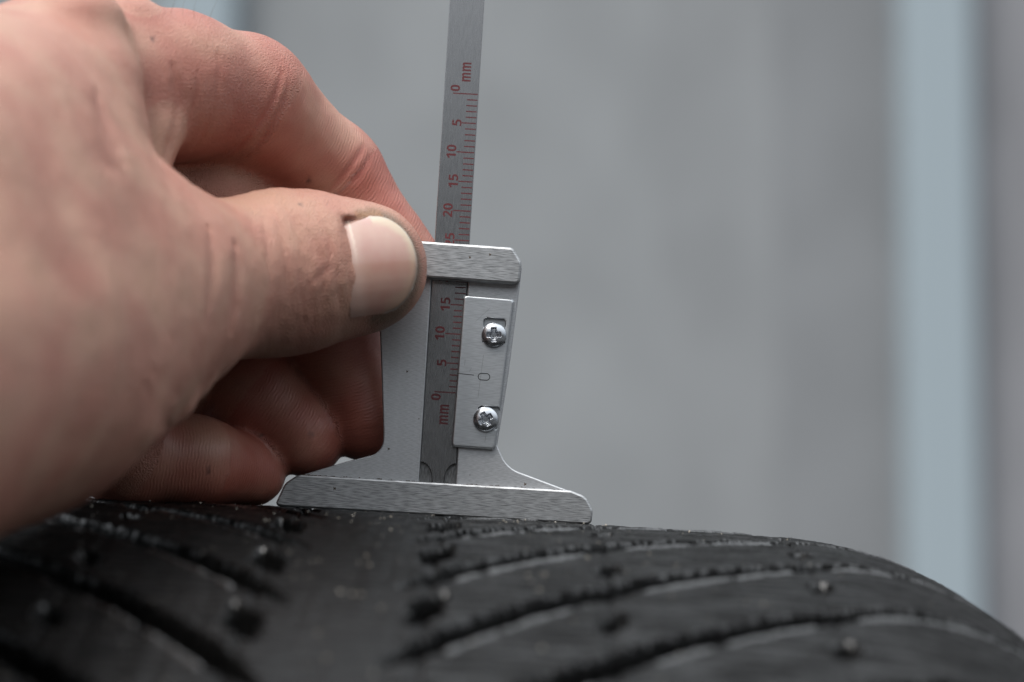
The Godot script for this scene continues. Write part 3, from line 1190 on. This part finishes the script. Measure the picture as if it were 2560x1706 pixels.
	for s in 2:
		var map := PackedInt32Array()
		map.resize(n)
		map.fill(-1)
		var arr := []
		arr.resize(Mesh.ARRAY_MAX)
		var pv := PackedVector3Array()
		var pn := PackedVector3Array()
		var pc := PackedColorArray()
		var pu := PackedVector2Array()
		var pi := PackedInt32Array()
		for v in part[s]:
			if map[v] < 0:
				map[v] = pv.size()
				pv.append(verts[v])
				pn.append(normal[v])
				pc.append(color[v])
				pu.append(uv[v])
			pi.append(map[v])
		arr[Mesh.ARRAY_VERTEX] = pv
		arr[Mesh.ARRAY_NORMAL] = pn
		arr[Mesh.ARRAY_COLOR] = pc
		arr[Mesh.ARRAY_TEX_UV] = pu
		arr[Mesh.ARRAY_INDEX] = pi
		mesh.add_surface_from_arrays(Mesh.PRIMITIVE_TRIANGLES, arr)
	print("hand vertices ", n, " ms ", Time.get_ticks_msec())

	var skin := material(Color(1, 1, 1), 0.46)
	skin.vertex_color_use_as_albedo = true
	skin.subsurf_scatter_enabled = true
	skin.subsurf_scatter_strength = 0.035
	skin.albedo_texture = noise_texture(512, FastNoiseLite.TYPE_SIMPLEX, 0.04, 5, 41, [[0.0, 0.5, 1.0], [Color(0.90, 0.84, 0.82), Color(0.97, 0.95, 0.95), Color(1, 1, 1)]])
	skin.heightmap_enabled = true
	skin.heightmap_texture = noise_texture(512, FastNoiseLite.TYPE_CELLULAR, 0.09, 2, 42)
	skin.heightmap_scale = 0.03
	skin.uv1_triplanar = true
	skin.uv1_scale = Vector3(90, 90, 90)
	var ridge: StandardMaterial3D = skin.duplicate()
	ridge.uv1_triplanar = false
	ridge.uv1_scale = Vector3(1, 1, 1)
	ridge.heightmap_texture = picture(256, 256, func(x: int, y: int) -> float:
		var wob := 2.2 * sin(TAU * y / 256.0 + 1.0) + 1.4 * sin(TAU * 3.0 * y / 256.0) + 1.0 * sin(TAU * 5.0 * y / 256.0 + TAU * x / 128.0)
		var strong := 0.55 + 0.45 * sin(TAU * (2.0 * y + x) / 256.0 + 2.0 * sin(TAU * (y - 2.0 * x) / 256.0))
		return 0.5 + 0.5 * strong * sin(TAU * (x * 8.0 / 256.0) + wob * 0.5))
	ridge.heightmap_scale = 0.0036
	ridge.roughness = 0.45
	mesh.surface_set_material(0, skin)
	mesh.surface_set_material(1, ridge)
	var hand := MeshInstance3D.new()
	hand.name = "hand"
	hand.mesh = mesh
	add_child(hand)
	tag(hand, "left hand with dirty thumbnail pinching the gauge, fingers curled behind it", "hand")

	# thumbnail, a curved plate lying in its bed
	var st := start()
	var nu := 44
	var nv := 44
	var pts := PackedVector3Array()
	var cols := PackedColorArray()
	for j in nv + 1:
		for i in nu + 1:
			var s := j / float(nv) * 2.0 - 1.0
			var w := 8.12
			var u0 := -0.9 + 0.25 * s
			var u1 := 4.5 + 6.25 * sqrt(maxf(1.0 - s * s, 0.0))
			var f := i / float(nu)
			var u := lerpf(u0, u1, f)
			var v := s * w
			var lift := -0.12 - 0.35 * pow(1.0 - minf(1.0, (1.0 - absf(s)) * 6.0), 2.0)
			if f > 0.93: lift -= 0.25 * pow((f - 0.93) / 0.07, 2.0)
			if i == nu: lift -= 0.35
			lift += 0.010 * noise_fine.get_noise_1d(v * 2.2)
			pts.append(nail_c + NAIL_A * u + NAIL_W * v + NAIL_N * (lift - nail_drop(u, v)))
			var e := 6.25 * (1.0 - sqrt(minf(1.0, s * s + pow(maxf(u - 4.5, 0.0) / 6.25, 2.0))))
			var c := Color(0.42, 0.268, 0.212).lerp(Color(0.39, 0.205, 0.168), 0.5 + 0.5 * noise.get_noise_2d(u * 3.0, v * 2.0))
			c = c.lerp(Color(0.52, 0.37, 0.31), 0.5 * smoothstep(2.6, 0.6, u))
			if u > 4.5:
				c = c.lerp(Color(0.45, 0.36, 0.25), (0.35 + 0.55 * smoothstep(-3.0, 4.0, v)) * smoothstep(1.9, 0.7, e + 0.5 * noise.get_noise_1d(v * 6.0)))
				c = c.lerp(Color(0.20, 0.16, 0.11), smoothstep(0.35, 0.05, e))
			c = c.lerp(Color(0.66, 0.55, 0.45), 0.7 * smoothstep(0.30, 0.05, absf(u - 0.75 + 0.2 * noise_fine.get_noise_1d(v * 2.0))) * smoothstep(-0.2, 0.6, s))
			cols.append(c)
	var wid := nu + 1
	for j in nv + 1:
		for i in wid:
			var x := pts[j * wid + mini(i + 1, nu)] - pts[j * wid + maxi(i - 1, 0)]
			var y := pts[mini(j + 1, nv) * wid + i] - pts[maxi(j - 1, 0) * wid + i]
			st.set_normal(x.cross(y).normalized())
			st.set_color(cols[j * wid + i])
			st.add_vertex(pts[j * wid + i] * MM)
	for j in nv:
		for i in nu:
			var v := j * wid + i
			for k in [v, v + wid + 1, v + 1, v, v + wid, v + wid + 1]:
				st.add_index(k)
	var nail := material(Color(1, 1, 1), 0.3)
	nail.vertex_color_use_as_albedo = true
	nail.subsurf_scatter_enabled = true
	nail.subsurf_scatter_strength = 0.04
	nail.clearcoat_enabled = true
	nail.clearcoat = 1.0
	nail.clearcoat_roughness = 0.12
	commit("thumbnail", st, nail, hand)

	var hair := material(Color(0.20, 0.13, 0.07), 0.5)
	for r in HAIR_ROOTS.slice(0, 4):
		st = start()
		var p: Vector3 = r - Vector3(0, 0.2, 0)
		var dir := Vector3(rng.randf_range(-0.4, 0.5), 1.0, rng.randf_range(-0.2, 0.5)).normalized()
		var bend := Vector3(rng.randf_range(-0.2, 0.3), -0.05, 0)
		for k in 9:
			var q := p + dir * 0.55
			var wd := 0.028 * (1.0 - k / 10.0)
			for s in 3:
				var a0 := TAU * s / 3.0
				var a1 := TAU * (s + 1) / 3.0
				var e0 := Vector3(cos(a0), 0, sin(a0)) * wd
				var e1 := Vector3(cos(a1), 0, sin(a1)) * wd
				quad(st, p + e1, p + e0, q + e0, q + e1)
			p = q
			dir = (dir + bend * 0.35).normalized()
		commit("hair", st, hair, hand)
